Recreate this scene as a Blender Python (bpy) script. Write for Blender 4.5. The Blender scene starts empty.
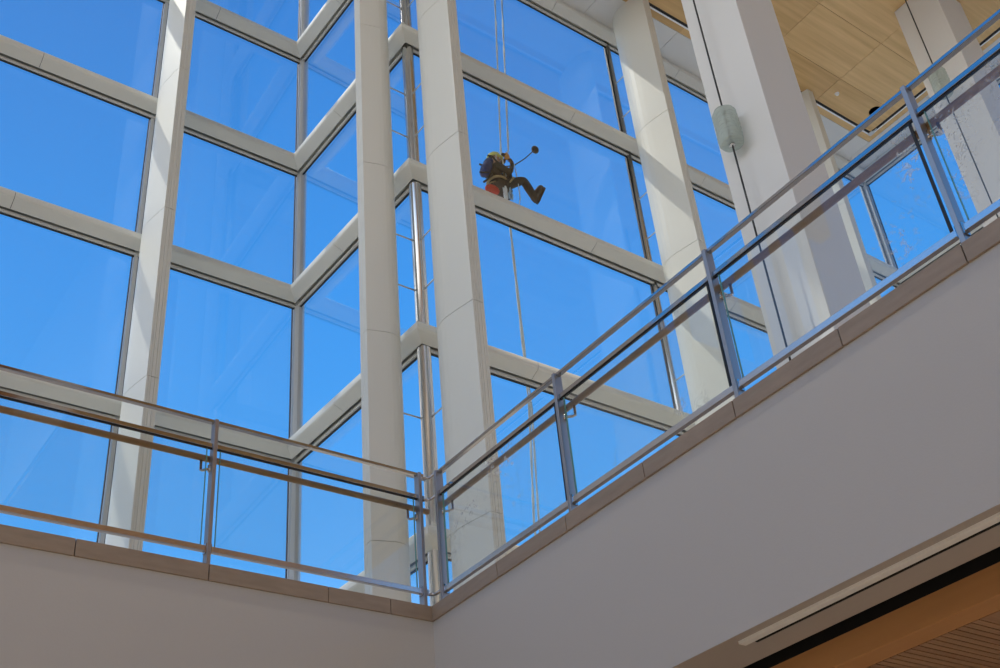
import bpy, math, random
from mathutils import Vector, Matrix
random.seed(7)
S = bpy.context.scene
COL = S.collection
PI = math.pi

# ------------------------------------------------------------------ helpers
class MB:
    """collects geometry, links it as one mesh object"""
    def __init__(self):
        self.v = []; self.f = []; self.m = []; self.s = []
    def add(self, verts, faces, mi=0, smooth=False):
        o = len(self.v); self.v += [tuple(p) for p in verts]
        for f in faces:
            self.f.append([i + o for i in f]); self.m.append(mi); self.s.append(smooth)
        return self
    def box(self, a, b, mi=0):
        x0, y0, z0 = (min(a[i], b[i]) for i in range(3)); x1, y1, z1 = (max(a[i], b[i]) for i in range(3))
        v = [(x0,y0,z0),(x1,y0,z0),(x1,y1,z0),(x0,y1,z0),(x0,y0,z1),(x1,y0,z1),(x1,y1,z1),(x0,y1,z1)]
        return self.add(v, [(3,2,1,0),(4,5,6,7),(0,1,5,4),(1,2,6,5),(2,3,7,6),(3,0,4,7)], mi)
    def hexa(self, lo, hi, mi=0):
        n = len(lo)
        v = list(lo) + list(hi)
        fs = [tuple(range(n))[::-1], tuple(range(n, 2*n))] + [(i, (i+1) % n, n+(i+1) % n, n+i) for i in range(n)]
        return self.add(v, fs, mi)
    def prism(self, poly, z0, z1, mi=0, smooth=False):
        n = len(poly)
        v = [(x, y, z0) for x, y in poly] + [(x, y, z1) for x, y in poly]
        o = len(self.v); self.v += v
        self.f.append([o+i for i in range(n)][::-1]); self.m.append(mi); self.s.append(False)
        self.f.append([o+n+i for i in range(n)]); self.m.append(mi); self.s.append(False)
        for i in range(n):
            j = (i+1) % n
            self.f.append([o+i, o+j, o+n+j, o+n+i]); self.m.append(mi); self.s.append(smooth)
        return self
    def loft(self, rings, mi=0, cap=True, smooth=False):
        n = len(rings[0]); o = len(self.v)
        for r in rings: self.v += [tuple(p) for p in r]
        for k in range(len(rings)-1):
            for i in range(n):
                j = (i+1) % n
                self.f.append([o+k*n+i, o+k*n+j, o+(k+1)*n+j, o+(k+1)*n+i]); self.m.append(mi); self.s.append(smooth)
        if cap:
            self.f.append([o+i for i in range(n)][::-1]); self.m.append(mi); self.s.append(False)
            self.f.append([o+(len(rings)-1)*n+i for i in range(n)]); self.m.append(mi); self.s.append(False)
        return self
    def tube(self, pts, r, n=12, mi=0):
        pts = [Vector(p) for p in pts]; rs = r if isinstance(r, (list, tuple)) else [r]*len(pts)
        rings = []; up = None
        for i, p in enumerate(pts):
            d = (pts[min(i+1, len(pts)-1)] - pts[max(i-1, 0)]).normalized()
            if up is None: up = Vector((0,0,1)) if abs(d.z) < .9 else Vector((1,0,0))
            a = (up - d*up.dot(d)).normalized(); b = d.cross(a); up = a
            rings.append([p + (a*math.cos(t) + b*math.sin(t))*rs[i] for t in (2*PI*k/n for k in range(n))])
        return self.loft(rings, mi, True, True)
    def lathe(self, c, prof, n=24, mi=0):
        c = Vector(c)
        rings = [[c + Vector((r*math.cos(2*PI*k/n), r*math.sin(2*PI*k/n), z)) for k in range(n)] for r, z in prof]
        return self.loft(rings, mi, True, True)
    def build(self, name, mats, parent=None, bevel=0, **props):
        me = bpy.data.meshes.new(name); me.from_pydata(self.v, [], self.f)
        if not isinstance(mats, (list, tuple)): mats = [mats]
        for m in mats: me.materials.append(m)
        for p, mi, s in zip(me.polygons, self.m, self.s): p.material_index = mi; p.use_smooth = s
        me.update()
        o = bpy.data.objects.new(name, me); COL.objects.link(o)
        if parent is not None:
            o.parent = parent; w_ = Vector(); q_ = parent
            while q_ is not None: w_ += Vector(q_.location); q_ = q_.parent
            o.location = -w_
        if bevel:
            b = o.modifiers.new('bevel', 'BEVEL'); b.width = bevel; b.segments = 2; b.limit_method = 'ANGLE'
        for k, val in props.items(): o[k] = val
        return o

def tag(o, label, cat, group=None):
    o['label'] = label; o['category'] = cat; o['kind'] = 'thing'
    if group: o['group'] = group
    return o
def empty(name, loc, label, cat, group=None):
    o = bpy.data.objects.new(name, None); COL.objects.link(o); o.location = loc; o.empty_display_size = .1
    return tag(o, label, cat, group)
def struct(o, label=None):
    o['kind'] = 'structure'
    if label: o['label'] = label
    return o

# ------------------------------------------------------------------ materials
def mat(name):
    m = bpy.data.materials.new(name); m.use_nodes = True
    nt = m.node_tree; nt.nodes.clear()
    out = nt.nodes.new('ShaderNodeOutputMaterial')
    return m, nt, out
def N(nt, t, **kw):
    n = nt.nodes.new(t)
    for k, v in kw.items():
        if k in n.inputs.keys(): n.inputs[k].default_value = v
        else: setattr(n, k, v)
    return n
def pbr(name, col, rough=.5, metal=0, var=.0, scale=(4,4,4), bump=0, bscale=60, spec=.5):
    m, nt, out = mat(name)
    b = N(nt, 'ShaderNodeBsdfPrincipled'); b.inputs['Roughness'].default_value = rough; b.inputs['Metallic'].default_value = metal
    b.inputs['Specular IOR Level'].default_value = spec
    tc = N(nt, 'ShaderNodeTexCoord'); mp = N(nt, 'ShaderNodeMapping'); mp.inputs['Scale'].default_value = scale
    nt.links.new(tc.outputs['Object'], mp.inputs['Vector'])
    nz = N(nt, 'ShaderNodeTexNoise'); nz.inputs['Scale'].default_value = 1; nz.inputs['Detail'].default_value = 6
    nt.links.new(mp.outputs[0], nz.inputs['Vector'])
    mx = N(nt, 'ShaderNodeMix', data_type='RGBA')
    lo = [c*(1-var) for c in col]; hi = [min(1, c*(1+var)) for c in col]
    mx.inputs[6].default_value = (*lo, 1); mx.inputs[7].default_value = (*hi, 1)
    nt.links.new(nz.outputs['Fac'], mx.inputs[0]); nt.links.new(mx.outputs[2], b.inputs['Base Color'])
    if bump:
        n2 = N(nt, 'ShaderNodeTexNoise'); n2.inputs['Scale'].default_value = bscale; n2.inputs['Detail'].default_value = 3
        nt.links.new(tc.outputs['Object'], n2.inputs['Vector'])
        bp = N(nt, 'ShaderNodeBump'); bp.inputs['Strength'].default_value = bump; bp.inputs['Distance'].default_value = .01
        nt.links.new(n2.outputs['Fac'], bp.inputs['Height']); nt.links.new(bp.outputs[0], b.inputs['Normal'])
    nt.links.new(b.outputs[0], out.inputs[0])
    return m

def glass(name, tint, smear=0.0, ior=1.5):
    m, nt, out = mat(name)
    tr = N(nt, 'ShaderNodeBsdfTransparent'); tr.inputs[0].default_value = (*tint, 1)
    gl = N(nt, 'ShaderNodeBsdfGlossy'); gl.inputs['Roughness'].default_value = 0.0; gl.inputs[0].default_value = (1, 1, 1, 1)
    lw = N(nt, 'ShaderNodeLayerWeight'); lw.inputs[0].default_value = .5
    pw = N(nt, 'ShaderNodeMath', operation='POWER'); nt.links.new(lw.outputs['Facing'], pw.inputs[0]); pw.inputs[1].default_value = 5
    fr = N(nt, 'ShaderNodeMath', operation='MULTIPLY_ADD'); nt.links.new(pw.outputs[0], fr.inputs[0]); fr.inputs[1].default_value = .96; fr.inputs[2].default_value = .04
    mx = N(nt, 'ShaderNodeMixShader')
    nt.links.new(fr.outputs[0], mx.inputs[0]); nt.links.new(tr.outputs[0], mx.inputs[1]); nt.links.new(gl.outputs[0], mx.inputs[2])
    last = mx
    if smear:
        tc = N(nt, 'ShaderNodeTexCoord')
        n1 = N(nt, 'ShaderNodeTexNoise'); n1.inputs['Scale'].default_value = 1.1; n1.inputs['Detail'].default_value = 2
        n2 = N(nt, 'ShaderNodeTexNoise'); n2.inputs['Scale'].default_value = 15; n2.inputs['Detail'].default_value = 8; n2.inputs['Distortion'].default_value = 1.5
        for n in (n1, n2): nt.links.new(tc.outputs['Object'], n.inputs['Vector'])
        r1 = N(nt, 'ShaderNodeMapRange'); r1.inputs[1].default_value = .53; r1.inputs[2].default_value = .66
        r2 = N(nt, 'ShaderNodeMapRange'); r2.inputs[1].default_value = .56; r2.inputs[2].default_value = .66
        nt.links.new(n1.outputs['Fac'], r1.inputs[0]); nt.links.new(n2.outputs['Fac'], r2.inputs[0])
        mu = N(nt, 'ShaderNodeMath', operation='MULTIPLY'); nt.links.new(r1.outputs[0], mu.inputs[0]); nt.links.new(r2.outputs[0], mu.inputs[1])
        ma = N(nt, 'ShaderNodeMath', operation='MULTIPLY_ADD'); nt.links.new(mu.outputs[0], ma.inputs[0]); ma.inputs[1].default_value = smear; ma.inputs[2].default_value = .012
        df = N(nt, 'ShaderNodeBsdfDiffuse'); df.inputs[0].default_value = (.9, .9, .9, 1)
        tl = N(nt, 'ShaderNodeBsdfTranslucent'); tl.inputs[0].default_value = (.9, .9, .9, 1)
        ad = N(nt, 'ShaderNodeMixShader'); ad.inputs[0].default_value = .5
        nt.links.new(df.outputs[0], ad.inputs[1]); nt.links.new(tl.outputs[0], ad.inputs[2])
        m2 = N(nt, 'ShaderNodeMixShader'); nt.links.new(ma.outputs[0], m2.inputs[0]); nt.links.new(last.outputs[0], m2.inputs[1]); nt.links.new(ad.outputs[0], m2.inputs[2])
        last = m2
    nt.links.new(last.outputs[0], out.inputs[0])
    return m

def wood(name, c0, c1, px, py, streak=(0.5, 14, 14), rough=.45):
    """wood veneer panels: tone per panel, grain stretched along x"""
    m, nt, out = mat(name)
    b = N(nt, 'ShaderNodeBsdfPrincipled'); b.inputs['Roughness'].default_value = rough
    tc = N(nt, 'ShaderNodeTexCoord'); sx = N(nt, 'ShaderNodeSeparateXYZ'); nt.links.new(tc.outputs['Object'], sx.inputs[0])
    def cell(o, p, off):
        a = N(nt, 'ShaderNodeMath', operation='SUBTRACT'); nt.links.new(o, a.inputs[0]); a.inputs[1].default_value = off
        d = N(nt, 'ShaderNodeMath', operation='DIVIDE'); nt.links.new(a.outputs[0], d.inputs[0]); d.inputs[1].default_value = p
        f = N(nt, 'ShaderNodeMath', operation='FLOOR'); nt.links.new(d.outputs[0], f.inputs[0]); return f.outputs[0]
    cb = N(nt, 'ShaderNodeCombineXYZ'); nt.links.new(cell(sx.outputs[0], *px), cb.inputs[0]); nt.links.new(cell(sx.outputs[1], *py), cb.inputs[1])
    wn = N(nt, 'ShaderNodeTexWhiteNoise'); nt.links.new(cb.outputs[0], wn.inputs['Vector'])
    mp = N(nt, 'ShaderNodeMapping'); mp.inputs['Scale'].default_value = streak
    sh = N(nt, 'ShaderNodeVectorMath', operation='MULTIPLY_ADD'); nt.links.new(wn.outputs['Color'], sh.inputs[0]); sh.inputs[1].default_value = (20, 20, 20)
    nt.links.new(tc.outputs['Object'], sh.inputs[2]); nt.links.new(sh.outputs[0], mp.inputs['Vector'])
    nz = N(nt, 'ShaderNodeTexNoise'); nz.inputs['Scale'].default_value = 1; nz.inputs['Detail'].default_value = 8; nz.inputs['Roughness'].default_value = .6
    nt.links.new(mp.outputs[0], nz.inputs['Vector'])
    ad = N(nt, 'ShaderNodeMath', operation='MULTIPLY_ADD'); nt.links.new(wn.outputs['Value'], ad.inputs[0]); ad.inputs[1].default_value = .35
    nt.links.new(nz.outputs['Fac'], ad.inputs[2])
    mr = N(nt, 'ShaderNodeMapRange'); mr.inputs[1].default_value = .35; mr.inputs[2].default_value = .95; nt.links.new(ad.outputs[0], mr.inputs[0])
    mx = N(nt, 'ShaderNodeMix', data_type='RGBA'); mx.inputs[6].default_value = (*c0, 1); mx.inputs[7].default_value = (*c1, 1)
    nt.links.new(mr.outputs[0], mx.inputs[0]); nt.links.new(mx.outputs[2], b.inputs['Base Color']); nt.links.new(b.outputs[0], out.inputs[0])
    return m

M = {}
M['panel'] = pbr('painted aluminium panel', (.74, .73, .665), .5, 0, .03, (.8, .8, .25))
M['panelcore'] = pbr('panel joint backing', (.10, .10, .095), .8)
M['reveal'] = pbr('grey reveal plate', (.30, .30, .28), .6)
M['bead'] = pbr('white glazing bead', (.74, .73, .68), .4)
M['gasket'] = pbr('black rubber gasket', (.012, .012, .013), .5)
M['mullion'] = pbr('grey mullion aluminium', (.56, .57, .57), .35, .1)
M['steel'] = pbr('brushed stainless steel', (.62, .61, .60), .20, 1, .06, (40, 40, .4))
M['rail'] = pbr('polished stainless rail', (.52, .50, .49), .06, 1, .03, (2, 2, 2))
M['railsatin'] = pbr('satin bottom rail', (.74, .72, .71), .22, 1, .04, (1.5, 1.5, 1.5))
M['post'] = pbr('satin stainless post', (.46, .44, .43), .38, 1, .05, (30, 30, 1))
M['handwood'] = wood('handrail oak', (.22, .12, .05), (.42, .25, .11), (50, 0), (50, 0), (3, 3, 30), .35)
M['plaster'] = pbr('painted plaster', (.59, .57, .54), .75, 0, .02, (.7, .7, .7), .06, 90)
M['soffit'] = pbr('white soffit panel', (.72, .70, .67), .6, 0, .015, (.5, .5, .5))
M['taupe'] = pbr('taupe soffit paint', (.48, .43, .39), .7, 0, .03, (1, 1, 1), .05, 80)
M['column'] = pbr('white column paint', (.73, .715, .69), .6, 0, .015, (.6, .6, .3), .03, 60, .2)
M['stone'] = pbr('travertine curb', (.36, .28, .21), .5, 0, .22, (5, 5, 26), .12, 40)
M['groundin'] = pbr('interior stone floor', (.80, .70, .56), .5, 0, .06, (1, 1, 1))
M['groundout'] = pbr('sunlit paving', (.66, .60, .50), .8, 0, .08, (.3, .3, .3))
M['wallin'] = pbr('interior wall paint', (.66, .63, .58), .7, 0, .02, (.4, .4, .4))
M['glass'] = glass('facade glass', (.96, .985, .99))
M['railglass'] = glass('balcony glass', (.965, .98, .975))
M['smearglass'] = glass('smeared balcony glass', (.965, .98, .975), .5)
M['glassedge'] = pbr('green glass edge', (.16, .36, .30), .2)
M['oakceil'] = wood('oak veneer ceiling', (.54, .31, .105), (.82, .54, .24), (1.885, 14.81 - 1.885*8), (1.095, 7.56 - 1.095*12), (.45, 9, 9))
M['oakdark'] = wood('dark oak bulkhead', (.52, .25, .09), (.64, .33, .13), (60, 0), (60, 0), (6, .5, 6))
M['slat'] = wood('oak slats', (.36, .20, .11), (.50, .30, .17), (60, 0), (.047, 2.98), (.6, 30, 10))
M['black'] = pbr('black void tone', (.004, .004, .004), .9)
M['chromewhite'] = pbr('pale anodised strip', (.93, .92, .90), .4, 0)
M['darkslot'] = pbr('dark slot', (.015, .013, .012), .7)

# ------------------------------------------------------------------ camera (at eye level 1.6 m above the lower floor)
R = ((0.80484819, -0.58633942, -0.09179033), (0.26830293, 0.49743726, -0.82496649), (0.52937031, 0.63934517, 0.55767807))
cam = bpy.data.cameras.new('camera'); co = bpy.data.objects.new('camera', cam); COL.objects.link(co)
co.matrix_world = Matrix(((R[0][0], -R[1][0], -R[2][0], 0), (R[0][1], -R[1][1], -R[2][1], 0), (R[0][2], -R[1][2], -R[2][2], 0), (0, 0, 0, 1)))
cam.sensor_width = 36; cam.lens = 36*1163.36369/1000; cam.shift_x = -.021685; cam.shift_y = .037243
cam.clip_start = .05; cam.clip_end = 2000
S.camera = co

# ------------------------------------------------------------------ levels and plan (metres; eye at the origin)
ZL = [2.97, 5.95, 8.925, 11.89, 14.875, 17.86, 20.84, 23.82]     # glazing lines under each beam
P0, P1, P2, P3, P4 = (-.3, 13.965), (6.93, 13.965), (7.06, 10.5), (19.6, 10.5), (19.6, -3.5)
XC, YC = 4.471, 6.735
ORD = ['', 'lowest', 'second', 'third', 'fourth', 'fifth', 'sixth', 'topmost']

# ------------------------------------------------------------------ cross beams of the glass walls
BODY = [(.105,.050),(.16,.075),(.265,.125),(.285,.145),(.29,.19),(.285,.235),(.265,.262),(.17,.31),(.085,.335),(0,.335),(0,.15),(.098,.15)]
BEAD = [(0,.018),(.05,.018),(.05,.058),(.0,.058)]
GASK = [(-.012,0),(.016,0),(.016,.018),(-.012,.018)]
def sub(a, b): return (a[0]-b[0], a[1]-b[1])
def nrm(a, b):                                                      # interior side normal of run a->b
    d = sub(b, a); l = math.hypot(*d); return (d[1]/l, -d[0]/l)
def miter(n1, n2):
    k = 1 + n1[0]*n2[0] + n1[1]*n2[1]; return ((n1[0]+n2[0])/k, (n1[1]+n2[1])/k)
RUNS = [(P0, P1), (P1, P2), (P2, P3), (P3, P4)]
NR = [nrm(*r) for r in RUNS]
def ends(k):
    a = NR[k] if k == 0 else miter(NR[k-1], NR[k]); b = NR[k] if k == 3 else miter(NR[k], NR[k+1]); return a, b
def sect(pt, off, prof, z): return [(pt[0]+off[0]*d, pt[1]+off[1]*d, z+h) for d, h in prof]
def run_mesh(mb, k, z, prof, cuts=(), gap=.008):
    a, b = RUNS[k]; ma, mbv = ends(k); L = math.hypot(*sub(b, a)); u = ((b[0]-a[0])/L, (b[1]-a[1])/L); n = NR[k]
    st = [0] + [c for c in cuts] + [L]
    for i in range(len(st)-1):
        s0 = st[i] + (gap/2 if i else 0); s1 = st[i+1] - (gap/2 if i < len(st)-2 else 0)
        r0 = sect((a[0]+u[0]*s0, a[1]+u[1]*s0), ma if i == 0 else n, prof, z)
        r1 = sect((a[0]+u[0]*s1, a[1]+u[1]*s1), mbv if i == len(st)-2 else n, prof, z)
        mb.loft([r0, r1])
cx0 = sum(p[0] for p in BODY)/len(BODY); cy0 = sum(p[1] for p in BODY)/len(BODY)
CORE = [(cx0+(d-cx0)*.93, cy0+(h-cy0)*.93) for d, h in BODY]
WB = ['left glass wall', 'short return glass wall', 'right glass wall', 'far end glass wall']
WN = ['left glass wall', 'short return glass wall beside the inner corner', 'right glass wall', 'far end glass wall']
for k in range(4):
    for i, z in enumerate(ZL):
        if i == 0 or (k >= 2 and i > 5): continue
        if k == 0: cuts = (2.31+.3,) if z < 17 else (2.31+.3, 5.4)
        elif k == 1: cuts = (1.62, 2.9)
        elif k == 2: cuts = ((8.77 if i == 2 else 10.32)-7.06, 13.49-7.06, 17.9-7.06)
        else: cuts = (3, 6, 9)
        t = empty('crossbeam', (RUNS[k][0][0], RUNS[k][0][1], z),
                  'pale crossbeam on the %s, %s up from the balcony' % (WB[k], ORD[i]), 'beam', 'crossbeams of the glass walls')
        m = MB(); run_mesh(m, k, z, BODY, cuts); m.build('beam_casing', M['panel'], t)
        m = MB(); run_mesh(m, k, z, CORE); m.build('joint_backing', M['panelcore'], t)
        m = MB(); run_mesh(m, k, z, [(-.02, .02), (.012, .02), (.012, .32), (-.02, .32)]); m.build('cover_plate', M['reveal'], t)
        m = MB(); run_mesh(m, k, z, BEAD); m.build('glazing_bead', M['bead'], t)
        m = MB(); run_mesh(m, k, z, GASK); m.build('gasket', M['gasket'], t)

# ------------------------------------------------------------------ panes
def panes(k, s0, s1, n):
    a, b = RUNS[k]; L = math.hypot(*sub(b, a)); u = ((b[0]-a[0])/L, (b[1]-a[1])/L); nn = NR[k]
    global WIN
    zs = [3.42] + ZL[1:]
    for i in range(len(zs)-1):
        if k >= 2 and i > 4: break
        z0 = zs[i] + (.3 if i else 0); z1 = zs[i+1]
        WIN += 1
        def q(s, d): return (a[0]+u[0]*s+nn[0]*d, a[1]+u[1]*s+nn[1]*d)
        m = MB(); pl = [q(s0, 0), q(s1, 0), q(s1, -.02), q(s0, -.02)]
        m.prism(pl, z0, z1)
        w = m.build('window_%d' % WIN, M['glass'])
        struct(w, 'clear pane, bay %d of the %s, row %d from the balcony floor' % (n, WN[k], i+1))
        g = MB()
        for sa, sb in ((s0, s0+.012), (s1-.012, s1)):
            g.prism([q(sa, .012), q(sb, .012), q(sb, -.024), q(sa, -.024)], z0, z1)
        g.build('gasket', M['gasket'], w)
WIN = 0
LA = 7.23
panes(0, .02, 4.455, 1); panes(0, 4.545, LA-.09, 2)
panes(1, .09, 3.39, 1)
panes(2, .08, 4.65, 1); panes(2, 4.77, 9.33, 2); panes(2, 9.45, 12.44, 3)
panes(3, .10, 2.96, 1); panes(3, 3.04, 7.96, 2); panes(3, 8.04, 13.9, 3)

# ------------------------------------------------------------------ mullions and poles
t = tag(MB().box((4.17, 13.93, 3.4), (4.23, 14.03, 24)).build('mullion', M['mullion'], bevel=.006), 'slim grey mullion just left of the fin column on the left glass wall', 'mullion')
t = tag(MB().prism([(6.86,13.90),(6.90,13.86),(6.96,13.86),(7.03,13.92),(7.03,14.02),(6.86,14.02)], 3.4, 24).build('mullion', M['mullion']), 'grey angled mullion in the inner corner between left and return glass walls', 'mullion')
t = tag(MB().box((19.52, 10.42, 3.4), (19.70, 10.58, 18.1)).build('mullion', M['mullion'], bevel=.01), 'grey corner mullion seen through the railing glass at far right end', 'mullion')
t = tag(MB().box((19.55, 7.46, 3.4), (19.65, 7.54, 18.1)).build('mullion', M['mullion']), 'grey mullion on the far end glass wall behind the far square column', 'mullion')
t = tag(MB().box((19.55, 2.46, 3.4), (19.65, 2.54, 18.1)).build('mullion', M['mullion']), 'grey mullion on the far end glass wall, beyond the far square column', 'mullion')
def pole(x, y, r, z1, label, strs):
    t = empty('steel_pole', (x, y, 3.4), label, 'pole', 'stainless poles behind the fin columns')
    MB().tube([(x, y, 3.4), (x, y, z1)], r, 28).build('pole_shaft', M['steel'], t)
    for dx, dy in strs:
        for z in (6.97, 7.87, 9.94, 10.84, 12.89, 13.82, 15.88, 16.80, 18.86, 19.78):
            if z > z1 - .5: continue
            m = MB(); m.tube([(x+dx*r*.9, y+dy*r*.9, z), (x+dx*.40, y+dy*.40, z)], .011, 8)
            m.tube([(x+dx*r*.8, y+dy*r*.8, z), (x+dx*(r+.012), y+dy*(r+.012), z)], .017, 10)
            m.build('strut', M['mullion'], t)
pole(7.06, 10.5, .092, 23.8, 'thick stainless pole in the gap between the two central fin columns', ((-1, 0), (0, -1)))
pole(11.77, 10.5, .058, 18.1, 'slim stainless pole behind the fin column with mottled light', ((0, -1),))
pole(16.45, 10.5, .058, 18.1, 'slim stainless pole behind the fin column beyond the big square column', ((0, -1),))

# ------------------------------------------------------------------ fin columns
def fin_profile(nose, rear):
    half = [(1, 0), (1, .020), (.992, .022), (.992, .027), (1, .029), (1, .052), (.994, .054), (.994, .058), (1, .060), (1, .082), (.995, .086),
            (.85, .112), (.70, .137), (.55, .160), (.44, .172), (.34, .170), (.25, .155), (.17, .128), (.10, .092), (.04, .050), (0, .012)]
    half = [(rear + t*(nose-rear), w) for t, w in half]
    return half + [(u, -w) for u, w in half[::-1] if w > 0]
def fin(x, y, d, nose, ztop, label, rear=.37, levels=None):
    """d: unit vector from the glass into the room"""
    t = empty('fin_column', (x, y, 3.4), label, 'column', 'fin columns along the glass walls')
    n = (-d[1], d[0])
    pr = fin_profile(nose, rear)
    P = [(x + d[0]*u + n[0]*w, y + d[1]*u + n[1]*w) for u, w in pr]
    cu = (nose+rear)/2
    Pc = [(x + d[0]*(cu+(u-cu)*.975) + n[0]*w*.9, y + d[1]*(cu+(u-cu)*.975) + n[1]*w*.9) for u, w in pr]
    area = sum(P[i][0]*P[(i+1) % len(P)][1] - P[(i+1) % len(P)][0]*P[i][1] for i in range(len(P)))
    if area < 0: P.reverse(); Pc.reverse()
    zs = [3.416] + [z for z in ZL[1:] if z < ztop-.3] + [ztop]
    for a, b in zip(zs[:-1], zs[1:]):
        MB().prism(P, a+.004, b-.004, 0, False).build('cladding_panel', M['panel'], t)
    MB().prism(Pc, 3.416, ztop-.002).build('joint_backing', M['panelcore'], t)
    return t
fin(4.22, 13.965, (0, -1), 1.295, 23.8, 'pale fin column on the left glass wall with grooved nose')
fin(7.06, 10.5, (-1, 0), .92, 23.8, 'brown-shaded fin column immediately left of the thick stainless pole', .37)
fin(7.06, 10.5, (0, -1), 1.28, 23.8, 'fin column immediately right of the thick stainless pole, beside the hanging washer')
fin(11.67, 10.5, (0, -1), 1.28, 18.11, 'fin column with mottled light patches left of the big square column')
fin(16.37, 10.5, (0, -1), 1.28, 18.11, 'fin column partly hidden behind the big square column')

# ------------------------------------------------------------------ square columns
def sqcol(x0, y1, w, dd, label):
    t = empty('square_column', (x0+w/2, y1-dd/2, 3.416), label, 'column', 'big square columns')
    MB().box((x0, y1-dd, 3.416), (x0+w, y1, 18.098)).build('column_shaft', M['column'], t, bevel=.006)
    MB().box((x0-.012, y1-dd-.012, 3.416), (x0+w+.012, y1+.012, 3.54)).build('column_skirting', M['column'], t)
sqcol(9.37, 6.775, .88, .872, 'big white square column beside the nearer pendant lamp')
sqcol(16.28, 6.89, .98, .87, 'white square column at the far right with its head against the oak ceiling')

# ------------------------------------------------------------------ oak ceiling, soffit and fittings
ZC = 18.1
XW1, YW1 = 18.73, 9.57
m = MB()
xs = [14.81 + 1.885*k for k in range(-4, 2)]
xs = [7.4] + xs + [18.50]
ys = [-4.0] + [7.56 + 1.095*k for k in range(-10, 2)] + [9.34]
for x0, x1 in zip(xs[:-1], xs[1:]):
    for y0, y1 in zip(ys[:-1], ys[1:]):
        m.box((x0+.004, y0+.004, ZC), (x1-.004, y1-.004, ZC+.03))
m.box((7.4, 9.43, ZC), (XW1, YW1, ZC+.03)); m.box((18.60, -4, ZC), (XW1, 9.428, ZC+.03))
struct(m.build('ceiling_oak', M['oakceil']), 'oak veneer panel ceiling at upper right')
m = MB(); m.box((7.38, -4, ZC+.035), (19.7, 10.6, ZC+.3)); struct(m.build('ceiling_slab', M['darkslot']), 'dark backing above the oak ceiling')
m = MB()
sx = [7.38, 9.1, 11.0, 12.88, 14.77, 16.66, 18.74]
for a, b in zip(sx[:-1], sx[1:]): m.box((a+.004, YW1+.01, ZC+.004), (b-.004, 10.22, ZC+.034))
sy = [-4, -2, 0, 2, 4, 6, 8, 10.22]
for a, b in zip(sy[:-1], sy[1:]): m.box((XW1+.012, a+.004, ZC+.004), (19.33, b-.004, ZC+.034))
struct(m.build('ceiling_soffit', M['soffit']), 'white soffit between oak ceiling and glass walls')
t = empty('slot_diffuser', (13, 9.385, ZC), 'long black slot with pale lips along the edge of the oak ceiling', 'air vent')
m = MB(); m.box((7.4, 9.345, ZC+.004), (18.595, 9.425, ZC+.033)); m.box((18.505, -4, ZC+.004), (18.595, 9.345, ZC+.033)); m.build('slot', M['darkslot'], t)
m = MB(); m.box((7.4, 9.395, ZC-.006), (18.595, 9.428, ZC+.02)); m.box((18.57, -4, ZC-.006), (18.598, 9.395, ZC+.02)); m.build('lip', M['chromewhite'], t)
m = MB(); m.box((18.50, 9.30, ZC-.012), (18.60, 9.43, ZC+.01)); m.box((18.53, 9.2, ZC-.015), (18.565, 9.30, ZC+.01)); m.build('end_cap', M['mullion'], t)
t = empty('downlight', (18.09, 8.87, ZC), 'round black downlight recessed in the oak ceiling', 'ceiling light')
MB().lathe((18.09, 8.87, ZC), [(.135, -.006), (.135, .004), (.118, .004), (.118, -.006), (.135, -.006)], 28).build('rim', M['darkslot'], t)
MB().lathe((18.09, 8.87, ZC), [(.116, -.003), (.09, .002), (.03, .003)], 24).build('lamp_recess', M['black'], t)
t = empty('sprinkler', (16.95, 8.97, ZC), 'tiny white sprinkler head in the oak ceiling left of the black downlight', 'sprinkler')
MB().lathe((16.95, 8.97, ZC), [(.05, .002), (.05, -.006), (.02, -.012), (.02, -.03), (.035, -.034), (.035, -.038), (.005, -.04)], 16).build('escutcheon', M['chromewhite'], t)

# ------------------------------------------------------------------ pendant lamps on cables
def ribbed(name, col):
    m, nt, out = mat(name)
    b = N(nt, 'ShaderNodeBsdfPrincipled'); b.inputs['Base Color'].default_value = (*col, 1); b.inputs['Roughness'].default_value = .25
    tl = N(nt, 'ShaderNodeBsdfTranslucent'); tl.inputs[0].default_value = (.75, .80, .74, 1)
    tr = N(nt, 'ShaderNodeBsdfTransparent'); tr.inputs[0].default_value = (.86, .9, .87, 1)
    w = N(nt, 'ShaderNodeTexWave', bands_direction='DIAGONAL'); w.inputs['Scale'].default_value = 9; w.inputs['Distortion'].default_value = 7
    tc = N(nt, 'ShaderNodeTexCoord'); nt.links.new(tc.outputs['Object'], w.inputs['Vector'])
    bp = N(nt, 'ShaderNodeBump'); bp.inputs['Strength'].default_value = .8; bp.inputs['Distance'].default_value = .02
    nt.links.new(w.outputs['Fac'], bp.inputs['Height']); nt.links.new(bp.outputs[0], b.inputs['Normal'])
    m1 = N(nt, 'ShaderNodeMixShader'); m1.inputs[0].default_value = .4; nt.links.new(b.outputs[0], m1.inputs[1]); nt.links.new(tl.outputs[0], m1.inputs[2])
    m2 = N(nt, 'ShaderNodeMixShader'); m2.inputs[0].default_value = .42; nt.links.new(m1.outputs[0], m2.inputs[1]); nt.links.new(tr.outputs[0], m2.inputs[2])
    nt.links.new(m2.outputs[0], out.inputs[0]); return m
M['pendant'] = ribbed('ribbed cast glass', (.70, .76, .70))
M['cable'] = pbr('dark lamp cable', (.02, .02, .02), .5)
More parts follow.
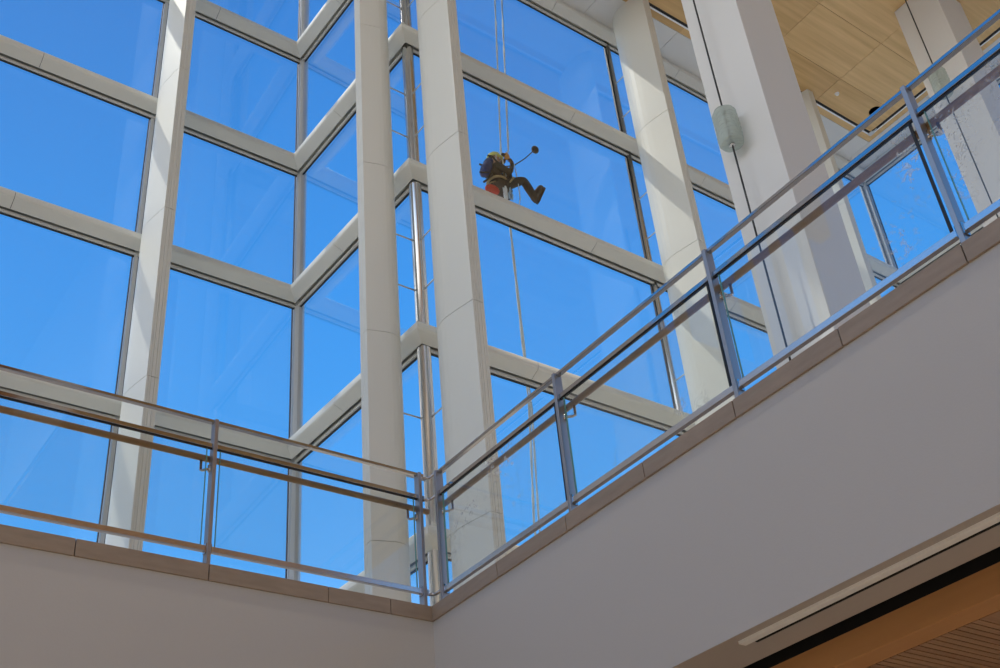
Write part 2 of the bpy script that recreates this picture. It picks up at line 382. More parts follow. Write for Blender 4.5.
def pendant(x, y, zc, label):
    t = empty('pendant_lamp', (x, y, zc), label, 'lamp', 'cast glass pendants')
    MB().tube([(x, y, 4.0), (x, y, 18.09)], .0125, 8).build('cable', M['cable'], t)
    pf = []
    for i in range(25):
        z = -.285 + .57*i/24; e = min(1, (i+.4)/2.2, (24.4-i)/2.2)
        pf.append((.158*(.80+.20*math.sqrt(e)) + .006*math.sin(i*2.1), z))
    m = MB(); n = 32
    rings = []
    for r, z in pf:
        rings.append([(x+(r+.004*math.sin(5*a+z*14))*math.cos(a), y+(r+.004*math.sin(5*a+z*14))*math.sin(a), zc+z) for a in (2*PI*k/n for k in range(n))])
    m.loft(rings, 0, True, True); m.build('glass_shade', M['pendant'], t)
    MB().lathe((x, y, zc-.285), [(.012, -.03), (.04, -.025), (.04, -.004), (.012, -.002)], 16).build('end_ferrule', M['steel'], t)
    MB().lathe((x, y, zc+.285), [(.04, .004), (.04, .025), (.012, .05)], 16).build('top_ferrule', M['steel'], t)
pendant(9.15, 6.41, 10.6, 'cast glass pendant lamp hanging before the big white square column')
pendant(15.8, 6.40, 15.3, 'cast glass pendant lamp before the far square column, seen between the railing bars')

# ------------------------------------------------------------------ balcony: slab, fascias, curbs, undersides
m = MB(); m.box((-8, YC+.25, 2.5), (19.9, 14.1, 3.41)); m.box((XC+.25, -4, 2.5), (19.9, YC+.25, 3.41))
struct(m.build('floor_upper', M['groundin']), 'upper balcony floor slab')
struct(MB().box((-8, YC+.015, 2.14), (XC+.3, YC+.25, 3.302)).build('wall_left', M['plaster']), 'plain plaster balcony face at lower left')
struct(MB().box((XC+.015, -4, 2.146), (XC+.25, YC+.25, 3.302)).build('wall_right', M['plaster']), 'plain plaster balcony face at lower right')
m = MB()
jl = [-8, -2.48, -1.61, -.74, .13, 1.0, 1.872, 2.742, 3.62, 4.122, XC]
for i, (a, b) in enumerate(zip(jl[:-1], jl[1:])):
    e = 0 if i == len(jl)-2 else -.003
    m.hexa([(a+.003, YC, 3.30), (b+e, YC, 3.30), (b+e+(.25 if i == len(jl)-2 else 0), YC+.25, 3.30), (a+.003, YC+.25, 3.30)],
           [(a+.003, YC, 3.416), (b+e, YC, 3.416), (b+e+(.25 if i == len(jl)-2 else 0), YC+.25, 3.416), (a+.003, YC+.25, 3.416)])
struct(m.build('trim_1', M['stone'], bevel=.003), 'brown stone curb along the left balcony edge')
m = MB()
jr = [-4, -1.85, -1.08, -.30, .475, 1.25, 2.026, 2.80, 3.582, 4.358, 5.127, 5.905, YC]
for i, (a, b) in enumerate(zip(jr[:-1], jr[1:])):
    last = i == len(jr)-2; e = 0 if last else -.003
    m.hexa([(XC+.25, a+.003, 3.30), (XC+.25, b+e+(.25 if last else 0), 3.30), (XC, b+e, 3.30), (XC, a+.003, 3.30)],
           [(XC+.25, a+.003, 3.416), (XC+.25, b+e+(.25 if last else 0), 3.416), (XC, b+e, 3.416), (XC, a+.003, 3.416)])
struct(m.build('trim_2', M['stone'], bevel=.003), 'brown stone curb along the right balcony edge')
# underside of the right balcony
struct(MB().box((XC+.017, -4, 2.1455), (4.883, YC+.2, 2.2)).build('ceiling_lower', M['taupe']), 'taupe soffit strip under the right balcony')
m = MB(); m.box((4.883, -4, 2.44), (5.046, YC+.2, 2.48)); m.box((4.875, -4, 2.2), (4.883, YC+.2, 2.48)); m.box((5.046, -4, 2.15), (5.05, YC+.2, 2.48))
struct(m.build('trim_3', M['black']), 'recess under the right balcony with its shade painted black')  # near-black colour puts the shade into the recess
struct(MB().box((5.05, -4, 2.003), (5.231, YC+.2, 2.45)).build('trim_4', M['oakdark'], bevel=.003), 'orange oak bulkhead under the right balcony')
m = MB()
y = 2.985
while y < 6.9:
    m.box((5.238, y+.005, 2.003), (12, y+.042, 2.04)); y += .047
m.box((5.238, -4, 2.003), (12, 2.982, 2.04))
struct(m.build('ceiling_slats', M['slat']), 'slatted oak ceiling at the lower right corner')
struct(MB().box((5.232, -4, 2.045), (12, 6.95, 2.06)).build('ceiling_backing', M['darkslot']), 'dark backing above the slats')
t = empty('recessed_track', (4.6, 2, 2.145), 'slim pale metal track under the lower edge of the right plaster face', 'track')
m = MB(); m.box((4.556, -4, 2.128), (4.611, 3.97, 2.15)); m.build('track_body', M['chromewhite'], t, bevel=.003)
m = MB(); m.box((4.611, -4, 2.125), (4.627, 3.90, 2.15)); m.build('slot', M['black'], t)

# lower storey: floor, back walls; outside: paving; then added unseen walls and roof
struct(MB().box((-14, -22, -1.75), (19.9, 14.1, -1.6)).build('floor', M['groundin']), 'pale stone floor of the lower hall')
struct(MB().box((-260, -260, -2.2), (260, 260, -1.76)).build('ground_outside', M['groundout']), 'sunlit paving around the building')
struct(MB().box((12, -4, -1.6), (12.2, 14, 2.5)).build('wall_back', M['wallin']), 'inner wall under the right balcony')
struct(MB().box((-8, 13.9, -1.6), (12, 14.1, 2.5)).build('wall_rear', M['wallin']), 'rear wall under the left balcony')
struct(MB().box((-5.0, 13.8, 14.5), (-.3, 14.2, 24.6)).build('wall_added_end', M['wallin']), 'unseen solid wall added beside the clerestory to block sun')  # added blocker, keeps a sun patch off the right balcony face
struct(MB().box((-14, 13.8, -1.6), (-.3, 14.2, 14.5)).build('wall_added_outer', M['wallin']), 'unseen solid wall added left of the glass to block sun')  # made-up wall that keeps sun off the balcony faces
struct(MB().box((-14, 13.8, 20.4), (-5.0, 14.2, 24.6)).build('wall_added_upper', M['wallin']), 'unseen solid wall added over the clerestory to block sun')  # added above the panes to stop steep sun
for k, (xa, xb) in enumerate(((-13.9, -9.75), (-9.65, -5.1))):
    WIN += 1
    struct(MB().box((xa, 13.965, 14.6), (xb, 13.985, 20.4)).build('window_%d' % WIN, M['glass']), 'tall clerestory pane added beyond the left edge for rail reflections, bay %d' % (k+1))  # invented panes, give the rails blue sky to reflect
    for q in range(3): struct(MB().box((xa+.9+q*1.35, 13.9, 14.5), (xa+1.25+q*1.35, 14.05, 20.5)).build('trim_%d' % (20+k*3+q), M['panel']), 'unseen clerestory post added to break up rail reflections')  # invented posts, add contrast to the rail reflections
    struct(MB().box((xb, 13.85, 14.5), (xb+.1, 14.1, 24.2)).build('trim_%d' % (10+k), M['panel']), 'post beside added clerestory pane %d' % (k+1))  # belongs to the invented clerestory

struct(MB().box((-14, -22, 24.2), (7.36, 14.1, 24.6)).build('ceiling_added_atrium', M['wallin']), 'high white roof added over the atrium to keep out blue sky')  # unseen roof, put in to cut blue light from overhead
struct(MB().box((7.3, -22, 18.4), (7.36, 10.4, 24.2)).build('wall_clerestory', M['wallin']), 'white wall between oak ceiling and atrium roof')
struct(MB().box((-14.2, -22, -1.6), (-14, 13.8, 10.5)).build('wall_added_left', M['wallin']), 'unseen lower wall added far left to hold back sky glow')  # unseen wall, put in to cut low light from the left
struct(MB().box((-14, -22.3, 7.5), (19.9, -22, 24.2)).build('wall_added_behind', M['oakdark']), 'unseen oak-toned wall added behind the viewer, open below, for warm bounce')  # unseen wall, oak tone warms the bounce, gap lets horizon light in
struct(MB().box((7.36, -22, 18.1), (19.9, -4, 18.3)).build('ceiling_rear', M['oakceil']), 'oak ceiling far behind the viewer')

# ------------------------------------------------------------------ railings
ZT, ZM, ZH, ZB = 4.545, 4.352, 4.295, 3.548
YL = YC + .08; XR = XC + .08
def bar(m, along, c0, c1, at, zc, w, h):
    if along == 'x': m.box((c0, at-w/2, zc-h/2), (c1, at+w/2, zc+h/2))
    else: m.box((at-w/2, c0, zc-h/2), (at+w/2, c1, zc+h/2))
def railing(axis, at, posts, lo, hi, label, out, gmat, ZT, ZM, ZB):
    loc = (0, at, 3.416) if axis == 'x' else (at, 0, 3.416)
    t = empty('railing', loc, label, 'railing', 'balcony railings')
    m = MB(); bar(m, axis, lo, hi, at, ZT, .036, .024); m.build('top_rail', M['rail'], t, bevel=.003)
    m = MB(); bar(m, axis, lo, hi, at, ZM, .030, .034); m.build('middle_rail', M['rail'], t, bevel=.003)
    m = MB(); bar(m, axis, lo, hi, at, ZM-.021, .016, .008); m.build('glazing_gasket', M['gasket'], t)
    m = MB(); bar(m, axis, lo, hi, at, ZB, .034, .042); m.build('bottom_rail', M['railsatin'], t, bevel=.003)
    ho = at + out
    pts = [(lo, ho, ZH), (hi+.09, ho, ZH)] if axis == 'x' else [(ho, lo, ZH), (ho, hi+.09, ZH)]
    h = MB().tube(pts, .024, 16).build('handrail', M['handwood'], t)
    for p in posts:
        m = MB()
        if axis == 'x': m.box((p-.014, at-.034, 3.40), (p+.014, at+.034, ZT+.012))
        else: m.box((at-.034, p-.014, 3.40), (at+.034, p+.014, ZT+.012))
        po = m.build('post', M['post'], t, bevel=.002)
        m = MB()
        if axis == 'x': m.box((p-.028, at-.042, 3.395), (p+.028, at+.05, 3.428))
        else: m.box((at-.042, p-.028, 3.395), (at+.05, p+.028, 3.428))
        m.build('base_shoe', M['rail'], po)
        m = MB()
        if axis == 'x': m.box((p-.022, at-.024, ZB-.035), (p+.022, at+.024, ZB+.035))
        else: m.box((at-.024, p-.022, ZB-.035), (at+.024, p+.022, ZB+.035))
        m.build('rail_clamp', M['rail'], po)
        s = -.055
        q = (lambda a, b, z: (p+a, at+b, z)) if axis == 'x' else (lambda a, b, z: (at+b, p+a, z))
        m = MB(); m.tube([q(s*.2, .02, ZH-.11), q(s, out*.6, ZH-.12), q(s, out, ZH-.10), q(s, out, ZH-.02)], .010, 10)
        m.tube([q(s*.2, .02, ZH-.135), q(s*.2, .02, ZH-.085)], .016, 10)
        m.build('handrail_bracket', M['rail'], h)
    for a, b in zip(posts[:-1], posts[1:]):
        m = MB()
        if axis == 'x': m.box((a+.05, at-.006, ZB+.01), (b-.05, at+.006, ZM-.012))
        else: m.box((at-.006, a+.05, ZB+.01), (at+.006, b-.05, ZM-.012))
        g = m.build('glass_panel', gmat, t)
        for c in (a+.05, b-.05):
            m = MB()
            dark = axis == 'y' and c < (a+b)/2
            if axis == 'x': m.box((c-.002, at-.0065, ZB+.02), (c+.002, at+.0065, ZM-.02))
            elif dark: m.box((at-.0075, c-.007, ZB+.02), (at+.0075, c+.007, ZM-.02))
            else: m.box((at-.0065, c-.002, ZB+.02), (at+.0065, c+.002, ZM-.02))
            m.build('pane_edge', M['gasket' if dark else 'glassedge'], g)
    return t
lp = [-4.2, -2.46, -.72, 1.01, 2.752, 4.455]
rp = [-3.4, -1.07, .475, 2.028, 3.578, 5.122, 6.665]
railing('x', YL, lp, -6, 4.50, 'steel and glass railing with oak handrail on the left balcony edge', .08, M['railglass'], 4.555, 4.355, 3.556)
railing('y', XR, rp, -4, 6.70, 'steel and glass railing with oak handrail on the right balcony edge', .08, M['smearglass'], 4.526, 4.342, 3.532)
t = empty('rail_corner_link', (XC+.06, YC+.06, 4.4), 'short steel tubes linking both railings at the balcony corner', 'bracket')
for z, r in ((ZT-.002, .013), (ZM-.005, .013), (ZB, .013)):
    MB().tube([(4.46, YL, z), (4.515, YL+.004, z), (XR+.002, 6.79, z), (XR, 6.68, z)], r, 12).build('link_tube', M['rail'], t)

# ------------------------------------------------------------------ ropes, washer and gear
M['rope'] = pbr('pale climbing rope', (.86, .93, .90), .8, 0, .15, (30, 30, 60))
M['cloth'] = pbr('black work clothing', (.034, .029, .025), .85, 0, .35, (12, 12, 12), .3, 60)
M['skin'] = pbr('skin', (.52, .28, .18), .5, 0, .1, (20, 20, 20))
M['helmet'] = pbr('yellow helmet', (.85, .80, .22), .3)
M['white'] = pbr('white plastic', (.78, .78, .76), .45)
M['blue'] = pbr('navy bag fabric', (.010, .040, .16), .7, 0, .3, (15, 15, 15), .3, 50)
M['red'] = pbr('red bag fabric', (.62, .045, .02), .6, 0, .2, (15, 15, 15), .3, 50)
M['orange'] = pbr('orange device', (.80, .32, .03), .35)
M['boot'] = pbr('brown leather boot', (.035, .022, .014), .6, 0, .3, (20, 20, 20))
M['sole'] = pbr('black boot sole', (.008, .008, .008), .8)
M['strap'] = pbr('tan harness strap', (.42, .30, .14), .7)
M['hair'] = pbr('hair', (.05, .03, .02), .7)
M['glove'] = pbr('brown glove leather', (.16, .075, .03), .7)
M['eyewhite'] = pbr('eye', (.8, .8, .78), .2)

def skin(name, pts, edges, mats, parent=None, root=0, sub=2):
    """pts: (x,y,z,r)"""
    me = bpy.data.meshes.new(name); me.from_pydata([p[:3] for p in pts], edges, [])
    o = bpy.data.objects.new(name, me); COL.objects.link(o)
    sk = o.modifiers.new('skin', 'SKIN'); sk.use_smooth_shade = True
    for v, p in zip(me.skin_vertices[0].data, pts):
        r = p[3]; v.radius = r if isinstance(r, tuple) else (r, r)
    for v in me.skin_vertices[0].data: v.use_root = False
    me.skin_vertices[0].data[root].use_root = True
    sb = o.modifiers.new('sub', 'SUBSURF'); sb.levels = sub; sb.render_levels = sub
    dg = bpy.context.evaluated_depsgraph_get(); ev = o.evaluated_get(dg)
    m2 = bpy.data.meshes.new_from_object(ev); o.modifiers.clear(); o.data = m2; bpy.data.meshes.remove(me)
    m2.materials.clear()
    for m in (mats if isinstance(mats, list) else [mats]): m2.materials.append(m)
    for p in m2.polygons: p.use_smooth = True; p.material_index = 0
    if parent is not None: o.parent = parent; o.location = -Vector(parent.location)
    return o
def ellipsoid(m, c, r, rot=None, n=16, k=10, mi=0, cut=None):
    c = Vector(c); rings = []
    for i in range(1, k):
        a = -PI/2 + PI*i/k
        ring = []
        for j in range(n):
            b = 2*PI*j/n
            v = Vector((r[0]*math.cos(a)*math.cos(b), r[1]*math.cos(a)*math.sin(b), r[2]*math.sin(a)))
            if cut is not None and v.z < cut*r[2]: v.z = cut*r[2]
            ring.append(c + (rot @ v if rot else v))
        rings.append(ring)
    return m.loft(rings, mi, True, True)

P = (9.12, 11.08, 13.36)
pts = [
 (*P, .135),                        # 0 pelvis
 (9.075, 11.08, 13.50, .130),       # 1 waist
 (9.045, 11.08, 13.63, .150),       # 2 chest
 (9.045, 11.08, 13.735, .100),      # 3 upper chest
 (9.065, 11.08, 13.80, .055),       # 4 neck
 (9.085, 11.08, 13.865, .060),      # 5 neck top
 (9.10, 11.08, 13.905, .090),       # 6 head low
 (9.095, 11.08, 13.985, .100),       # 7 head
 (9.09, 11.08, 14.045, .070),       # 8 crown
 (9.035, 10.94, 13.705, .070),      # 9 shoulder R
 (9.235, 10.87, 13.575, .052),      # 10 elbow R
 (9.335, 10.92, 13.845, .036),      # 11 wrist R
 (9.345, 10.94, 13.915, .034),      # 12 palm R
 (9.035, 11.22, 13.705, .070),      # 13 shoulder L
 (9.19, 11.27, 13.80, .050),        # 14 elbow L
 (9.265, 11.09, 13.985, .034),      # 15 wrist L
 (9.29, 11.06, 14.04, .034),        # 16 palm L
 (9.17, 10.98, 13.33, .105),        # 17 hip R
 (9.38, 10.95, 13.49, .088),        # 18 mid thigh R
 (9.553, 10.93, 13.60, .080),       # 19 knee R
 (9.675, 10.93, 13.41, .074),       # 20 calf R
 (9.765, 10.93, 13.265, .062),      # 21 ankle R
 (9.20, 11.17, 13.37, .105),        # 22 hip L
 (9.30, 11.13, 13.66, .088),        # 23 mid thigh L
 (9.385, 11.08, 13.86, .070),       # 24 knee L
 (9.385, 11.10, 13.63, .060),       # 25 calf L
 (9.365, 11.12, 13.40, .045),        # 26 ankle L
 (9.85, 10.93, 13.33, .040),        # 27 foot R
 (9.90, 10.93, 13.45, .034),        # 28 toe R
 (9.37, 11.20, 13.35, .038),        # 29 foot L
 (9.385, 11.29, 13.37, .032),        # 30 toe L
]
edges = [(0,1),(1,2),(2,3),(3,4),(4,5),(5,6),(6,7),(7,8),(3,9),(9,10),(10,11),(11,12),(3,13),(13,14),(14,15),(15,16),
         (0,17),(17,18),(18,19),(19,20),(20,21),(0,22),(22,23),(23,24),(24,25),(25,26),(21,27),(27,28),(26,29),(29,30)]
def hand(palm, tip_dir, curl, side, thumb_dir):
    """five fingers of unequal length on palm vertex"""
    base = Vector(pts[palm][:3]); d = Vector(tip_dir).normalized(); c = Vector(curl).normalized(); s = Vector(side).normalized()
    for k, L in enumerate((.072, .082, .076, .060)):
        b = base + s*(.027-.018*k) + d*.022
        p1 = b + d*L*.45; p2 = p1 + (d*.35+c*.65).normalized()*L*.35; p3 = p2 + (c-d*.4).normalized()*L*.3
        i = len(pts)
        pts.extend([(*p1, .0095), (*p2, .009), (*p3, .008)]); edges.extend([(palm, i), (i, i+1), (i+1, i+2)])
    t = Vector(thumb_dir).normalized(); i = len(pts)
    q1 = base + s*.03 + t*.018 - d*.01; q2 = q1 + (t+d*.5).normalized()*.035; q3 = q2 + (d+c*.6).normalized()*.026
    pts.extend([(*q1, .012), (*q2, .0105), (*q3, .009)]); edges.extend([(palm, i), (i, i+1), (i+1, i+2)])
hand(12, (-.25, .15, 1), (-1, .3, .2), (.1, -1, .1), (-1, -.4, .4))
hand(16, (.4, -.3, 1), (.8, -.4, -.3), (.2, 1, .1), (.8, .4, .3))
who = skin('person', pts, edges, [M['cloth'], M['skin'], M['glove']], None, 0, 2)
tag(who, 'person in black workwear and yellow helmet hanging on ropes outside the glass', 'person')
for p in who.data.polygons:
    c = p.center
    if c.z > 13.83 and c.x < 9.205 and abs(c.y-11.08) < .13: p.material_index = 1
    if (c.z > 13.86 and 9.24 < c.x < 9.5 and c.y < 10.995) or (c.z > 13.99 and c.x > 9.235 and c.y > 10.995): p.material_index = 2
hd = Vector((9.10, 11.08, 13.96))
# face (looking +x, a little up and towards the room)
fw = Vector((.78, -.60, -.05)).normalized(); sd = fw.cross(Vector((0,0,1))).normalized(); up = sd.cross(fw)
def hp(a, b, c): return hd + fw*a + sd*b + up*c
m = MB(); m.loft([[hp(.088, .008, .03), hp(.088, -.008, .03), hp(.086, 0, .034)], [hp(.122, .013, -.02), hp(.122, -.013, -.02), hp(.126, 0, -.014)], [hp(.09, .015, -.032), hp(.09, -.015, -.032), hp(.09, 0, -.028)]], 0, True, True)
m.build('nose', M['skin'], who)
for s in (1, -1):
    m = MB(); ellipsoid(m, hp(.086, .034*s, .02), (.016, .016, .012), None, 12, 8); m.build('eye', M['eyewhite'], who)
    m = MB(); ellipsoid(m, hp(.099, .034*s, .02), (.007, .007, .007), None, 10, 6); m.build('pupil', M['hair'], who)
    m = MB(); ellipsoid(m, hp(-.005, .100*s, .0), (.025, .012, .036), None, 12, 8); m.build('ear', M['skin'], who)
m = MB(); m.tube([hp(.088, -.028, -.056), hp(.098, 0, -.054), hp(.088, .028, -.056)], .006, 8); m.build('mouth', pbr('lips', (.38, .14, .11), .5), who)
m = MB(); ellipsoid(m, hp(-.045, 0, .02), (.085, .096, .105), None, 18, 10, 0, -.3); m.build('hair', M['hair'], who)
# helmet
m = MB(); rt = Matrix((fw, sd, up)).transposed()
ellipsoid(m, hp(-.012, 0, .045), (.132, .118, .122), rt, 24, 14, 0, -.12)
m.loft([[hp(.10, -.085, .032), hp(.145, -.05, .035), hp(.145, .05, .035), hp(.10, .085, .032)], [hp(.10, -.085, .044), hp(.14, -.05, .047), hp(.14, .05, .047), hp(.10, .085, .044)]])
hm = m.build('helmet', M['helmet'], who)
m = MB()
for b in (-.05, 0, .05): m.tube([hp(-.10, b, .115), hp(-.02, b, .158), hp(.07, b, .135)], .010, 8)
m.build('helmet_ridge', M['white'], hm)
m = MB()
for s in (1, -1): m.tube([hp(.03, .115*s, .03), hp(.02, .105*s, -.05), hp(.055, .03*s, -.11)], .009, 8); m.tube([hp(-.07, .10*s, .03), hp(.0, .105*s, -.05)], .009, 8)
m.build('chin_strap', M['white'], hm)
# boots
def boot(heel, toe, upv, anklep, name='boot'):
    h = Vector(heel); d = (Vector(toe)-h); L = d.length; d.normalize(); a = (Vector(anklep)-h); u = (a - d*a.dot(d)).normalized(); s = d.cross(u)
    m = MB(); rings = []
    for t, w, hh in ((-.03, .036, .10), (.05, .052, .15), (.22, .058, .165), (.42, .060, .15), (.62, .064, .13), (.82, .062, .118), (.95, .050, .10), (1.02, .026, .07)):
        c = h + d*L*t
        rings.append([c + s*w*math.cos(k*2*PI/14) + u*(hh/2 + hh/2*math.sin(k*2*PI/14)) for k in range(14)])
    m.loft(rings, 0, True, True)
    c0 = h + d*.055 + u*.06
    m.tube([c0, c0 + (Vector(anklep)-c0)*1.0, c0 + (Vector(anklep)-c0)*1.5], [.056, .060, .062], 14)
    b = m.build(name, M['boot'], who)
    m = MB(); rings = []
    for t, w in ((-.02, .03), (.05, .046), (.3, .045), (.45, .047), (.65, .058), (.85, .056), (.97, .042), (1.03, .018)):
        c = h + d*L*t - u*.004
        rings.append([c + s*w + u*.014, c - s*w + u*.014, c - s*w - u*.016, c + s*w - u*.016])
    m.loft(rings); m.build('sole', M['sole'], b)
boot((9.80, 10.93, 13.21), (9.955, 10.90, 13.585), None, (9.755, 10.93, 13.30))
boot((9.36, 11.10, 13.30), (9.39, 11.40, 13.33), None, (9.365, 11.12, 13.41))
# harness
m = MB()
for y in (10.985, 11.175): m.tube([(9.05, y, 13.78), (9.175, y-.0, 13.68), (9.20, y, 13.55), (9.16, y, 13.42)], .020, 8)
m.tube([(9.235, 11.08+.14*math.cos(a), 13.42+.02*math.sin(2*a)) if False else (9.10+.165*math.cos(a), 11.08+.165*math.sin(a), 13.44) for a in (2*PI*k/24 for k in range(25))], .024, 8)
hs = m.build('harness', M['strap'], who)
m = MB()
for y, xk in ((10.97, 9.30), (11.15, 9.27)):
    m.tube([(xk+.0+.10*math.cos(a)*.6-.04, y+.115*math.sin(a), 13.44+.10*math.cos(a)) for a in (2*PI*k/20 for k in range(21))], .016, 8)
m.build('leg_loop', M['strap'], hs)
# gear
bp = tag(MB().build('backpack', M['blue']), 'navy rucksack on the back of the person on ropes', 'bag')
bpy.data.objects.remove(bp)
m = MB(); ellipsoid(m, (8.875, 11.06, 13.64), (.088, .13, .19), Matrix.Rotation(.30, 3, 'Y'), 18, 12); ellipsoid(m, (8.835, 11.03, 13.60), (.075, .09, .10), Matrix.Rotation(.30, 3, 'Y'), 16, 10); ellipsoid(m, (8.925, 11.05, 13.80), (.075, .11, .07), Matrix.Rotation(.30, 3, 'Y'), 16, 10)
bp = tag(m.build('backpack', M['blue']), 'navy rucksack on the back of the person on ropes', 'bag')
m = MB(); m.tube([(8.86, 10.96, 13.86), (8.95, 10.95, 13.87), (9.05, 10.96, 13.80), (9.14, 10.97, 13.66), (9.03, 10.95, 13.50), (8.90, 10.96, 13.54)], .018, 8)
m.tube([(8.86, 11.2, 13.86), (8.95, 11.21, 13.87), (9.05, 11.2, 13.80)], .018, 8); m.build('strap', M['cloth'], bp)
m = MB(); m.tube([(8.86, 10.99, 13.50), (8.74, 10.97, 13.42), (8.67, 10.98, 13.40)], .014, 8); m.tube([(8.92, 10.97, 13.45), (8.80, 10.96, 13.28), (8.73, 10.97, 13.20)], .018, 8); m.build('trailing_strap', M['cloth'], bp)
m = MB(); ellipsoid(m, (8.93, 11.02, 13.165), (.135, .09, .062), Matrix.Rotation(.12, 3, 'Y'), 18, 12)
rb = tag(m.build('tool_bag', M['red']), 'red tool bag hanging beneath the person on ropes', 'bag')
m = MB(); m.tube([(8.85, 11.02, 13.22), (8.93, 11.03, 13.34), (9.02, 11.02, 13.40)], .012, 8); m.build('strap', M['strap'], rb)
m = MB(); m.lathe((9.115, 10.90, 12.955), [(.026, 0), (.028, .02), (.028, .22), (.02, .25), (.012, .28)], 14)
sq = tag(m.build('spray_tube', M['white']), 'white tube hanging below the seat of the person on ropes', 'tool'); 
m = MB(); m.tube([(9.115, 10.90, 13.23), (9.13, 10.94, 13.34), (9.14, 10.96, 13.42)], .008, 6); m.build('lanyard', M['cloth'], sq)
m = MB(); m.tube([(9.23, 10.93, 13.20), (9.27, 10.93, 13.12), (9.255, 10.93, 13.03), (9.21, 10.93, 13.04), (9.20, 10.93, 13.13), (9.24, 10.93, 13.22), (9.25, 10.96, 13.36)], .018, 10)
tag(m.build('hose_coil', pbr('pale blue hose', (.35, .55, .72), .4)), 'pale blue hose loop hanging under the thigh of the person on ropes', 'hose')
t = empty('scrubbing_pole', (9.18, 10.95, 13.76), 'thin dark pole with black scrubbing pad held out by the person on ropes', 'tool')
MB().tube([(9.18, 10.97, 13.765), (9.40, 10.955, 13.89), (9.66, 10.95, 14.18), (9.90, 10.95, 14.50)], [.011, .011, .010, .009], 10).build('shaft', M['cable'], t)
m = MB(); q = Matrix.Rotation(.75, 3, 'Y') @ Matrix.Rotation(.2, 3, 'X'); ellipsoid(m, (9.925, 10.95, 14.53), (.075, .07, .05), q, 18, 10); m.build('pad', M['sole'], t)
t = empty('descender', (9.30, 10.99, 14.08), 'orange rope descender gripped by the hands of the person on ropes', 'climbing device')
m = MB(); ellipsoid(m, (9.292, 10.985, 14.075), (.062, .035, .082), None, 14, 10); m.build('device_body', M['orange'], t)
m = MB(); m.tube([(9.29, 10.99, 14.09), (9.20, 10.99, 14.08)], .032, 12); m.build('handle', M['sole'], t)
def rope(path, r, label, group=None):
    m = MB()
    for k in range(2):                                              # two twisted strands
        pp = []
        for (a, b) in zip(path[:-1], path[1:]):
            n = max(2, int((Vector(b)-Vector(a)).length/.35))
            for i in range(n): pp.append(Vector(a).lerp(Vector(b), i/n))
        pp.append(Vector(path[-1]))
        m.tube([p + Vector((math.cos(i*1.6+k*PI), math.sin(i*1.6+k*PI), 0))*r*.55 for i, p in enumerate(pp)], r*.75, 7)
    return tag(m.build('rope', M['rope']), label, 'rope', group)
rope([(9.80, 11.05, 22.4), (9.51, 11.05, 18.4), (9.22, 11.04, 14.2), (9.215, 10.99, 13.6), (9.19, 10.97, 13.45)], .015, 'pale rope running up from beside the face of the person on ropes', 'abseil ropes')
rope([(9.93, 11.0, 22.4), (9.64, 11.0, 18.44), (9.35, 10.99, 14.27), (9.30, 10.985, 14.14)], .015, 'pale rope running up from the orange descender', 'abseil ropes')
rope([(9.36, 10.90, 13.86), (9.40, 10.90, 13.5), (9.42, 10.92, 13.1), (9.33, 10.97, 12.7)], .008, 'thin white line from the raised glove down past the knee', 'abseil ropes')
rope([(9.15, 10.99, 13.3), (9.20, 11.0, 12.4), (9.185, 11.0, 10.4), (9.175, 11.0, 9.0), (9.03, 11.0, 7.1), (9.0, 11.0, 3.0)], .016, 'pale rope trailing straight down below the person on ropes', 'abseil ropes')
rope([(9.17, 11.02, 13.2), (9.225, 11.02, 12.4), (9.225, 11.02, 10.4), (9.235, 11.02, 9.0), (9.13, 11.02, 7.1), (9.1, 11.02, 3.0)], .014, 'second pale rope beside the one trailing below the person', 'abseil ropes')

# ------------------------------------------------------------------ light
sun = bpy.data.lights.new('sun', 'SUN'); so = bpy.data.objects.new('sun', sun); COL.objects.link(so)
sun.energy = 2.2; sun.angle = math.radians(1.0); sun.color = (1, .93, .82)
so.rotation_euler = Vector((.34, -.42, -.84)).to_track_quat('-Z', 'Y').to_euler()
for k, (x, y) in enumerate(((-8, -12), (-8, -3), (-8, 5), (0, -12), (0, -3), (0, 4))):  # added fill without fittings, floor bounce warms the balcony faces
    L = bpy.data.lights.new('atrium_fill_spot', 'SPOT'); lo = bpy.data.objects.new('atrium_fill_spot', L); COL.objects.link(lo)
    lo.location = (x, y, 24.1); L.energy = 4600; L.spot_size = math.radians(34); L.spot_blend = .5; L.color = (1, .86, .68); L.shadow_soft_size = .15
for k, (x, y) in enumerate(((18.09, 8.87), (13.2, 8.4), (9.0, 8.9), (12.5, 3.0), (16.5, 2.5))):  # added spots for floor bounce; the first sits at the downlight
    L = bpy.data.lights.new('ceiling_fill_spot', 'SPOT'); lo = bpy.data.objects.new('ceiling_fill_spot', L); COL.objects.link(lo)
    lo.location = (x, y, 18.06); L.energy = 3000; L.spot_size = math.radians(24); L.spot_blend = .5; L.color = (1, .88, .72); L.shadow_soft_size = .1
for k, (x, y) in enumerate(((7.5, -1), (7.5, 3), (10, 1))):  # added unseen fill, brightens soffit and bulkhead from the floor
    L = bpy.data.lights.new('hall_fill_spot', 'SPOT'); lo = bpy.data.objects.new('hall_fill_spot', L); COL.objects.link(lo)
    lo.location = (x, y, 1.98); L.energy = 85; L.spot_size = math.radians(110); L.spot_blend = .6; L.color = (1, .80, .58); L.shadow_soft_size = .08
w = bpy.data.worlds.new('world'); S.world = w; w.use_nodes = True
nt = w.node_tree; nt.nodes.clear()
tc = N(nt, 'ShaderNodeTexCoord'); sx = N(nt, 'ShaderNodeSeparateXYZ'); nt.links.new(tc.outputs['Generated'], sx.inputs[0])
rp_ = N(nt, 'ShaderNodeValToRGB'); nt.links.new(sx.outputs[2], rp_.inputs[0])
el = rp_.color_ramp.elements
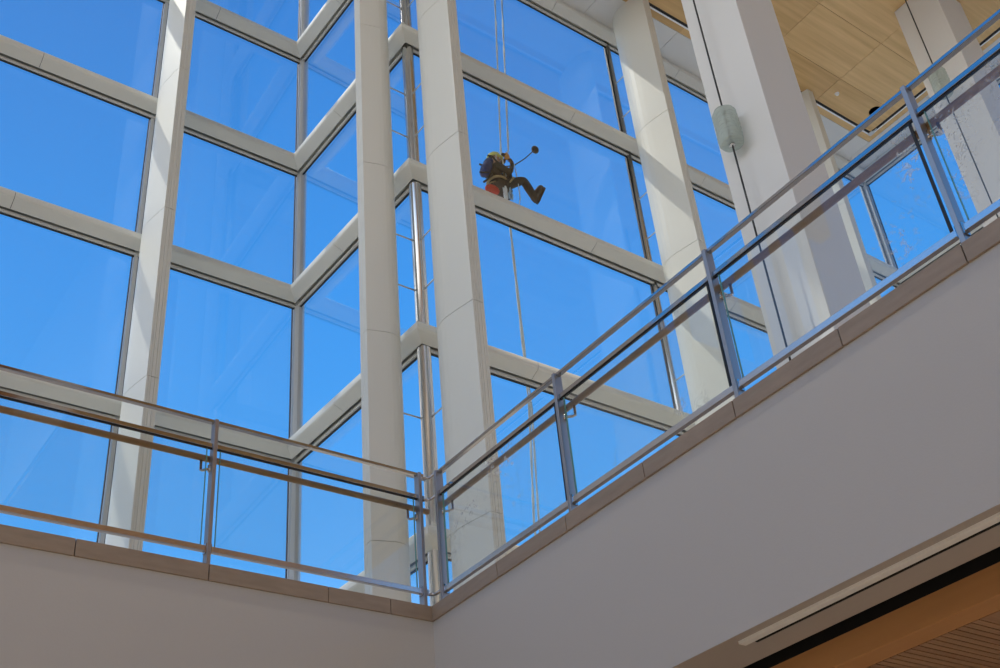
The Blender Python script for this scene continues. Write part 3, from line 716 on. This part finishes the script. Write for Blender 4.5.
el[0].position = 0; el[0].color = (.80, .62, .44, 1); el[1].position = 1; el[1].color = (.035, .17, .60, 1)
for p, c in ((.16, (.85, .74, .60, 1)), (.30, (.30, .55, .95, 1)), (.42, (.095, .42, .99, 1)), (.62, (.062, .335, .90, 1)), (.80, (.050, .24, .71, 1))):
    e = el.new(p); e.color = c
bg = N(nt, 'ShaderNodeBackground'); bg.inputs[1].default_value = 1.0; nt.links.new(rp_.outputs[0], bg.inputs[0])
dt = N(nt, 'ShaderNodeVectorMath', operation='DOT_PRODUCT'); nt.links.new(tc.outputs['Generated'], dt.inputs[0]); dt.inputs[1].default_value = Vector((-1, .1, .18)).normalized()
mxm = N(nt, 'ShaderNodeMath', operation='MAXIMUM'); nt.links.new(dt.outputs['Value'], mxm.inputs[0]); mxm.inputs[1].default_value = 0
pwm = N(nt, 'ShaderNodeMath', operation='POWER'); nt.links.new(mxm.outputs[0], pwm.inputs[0]); pwm.inputs[1].default_value = 3
gs = N(nt, 'ShaderNodeVectorMath', operation='SCALE'); gs.inputs[0].default_value = (2.7, 2.85, 2.95)  # added pale glow low on the left, brightens faces turned to it
fz = N(nt, 'ShaderNodeMapRange'); fz.inputs[1].default_value = .20; fz.inputs[2].default_value = .55; fz.inputs[3].default_value = 1; fz.inputs[4].default_value = 0; nt.links.new(sx.outputs[2], fz.inputs[0])
gm = N(nt, 'ShaderNodeMath', operation='MULTIPLY'); nt.links.new(pwm.outputs[0], gm.inputs[0]); nt.links.new(fz.outputs[0], gm.inputs[1]); nt.links.new(gm.outputs[0], gs.inputs['Scale'])
ad_ = N(nt, 'ShaderNodeVectorMath', operation='ADD'); nt.links.new(rp_.outputs[0], ad_.inputs[0]); nt.links.new(gs.outputs[0], ad_.inputs[1])
nt.links.new(ad_.outputs[0], bg.inputs[0])
wo = N(nt, 'ShaderNodeOutputWorld'); nt.links.new(bg.outputs[0], wo.inputs[0])

S.cycles.transparent_max_bounces = 32; S.cycles.max_bounces = 8; S.cycles.diffuse_bounces = 5; S.cycles.glossy_bounces = 4
S.cycles.caustics_reflective = False; S.cycles.caustics_refractive = False
vs = S.view_settings; S.display_settings.display_device = 'sRGB'
vs.view_transform = 'Standard'; vs.look = 'None'; vs.exposure = 0; vs.gamma = 1; vs.use_curve_mapping = False
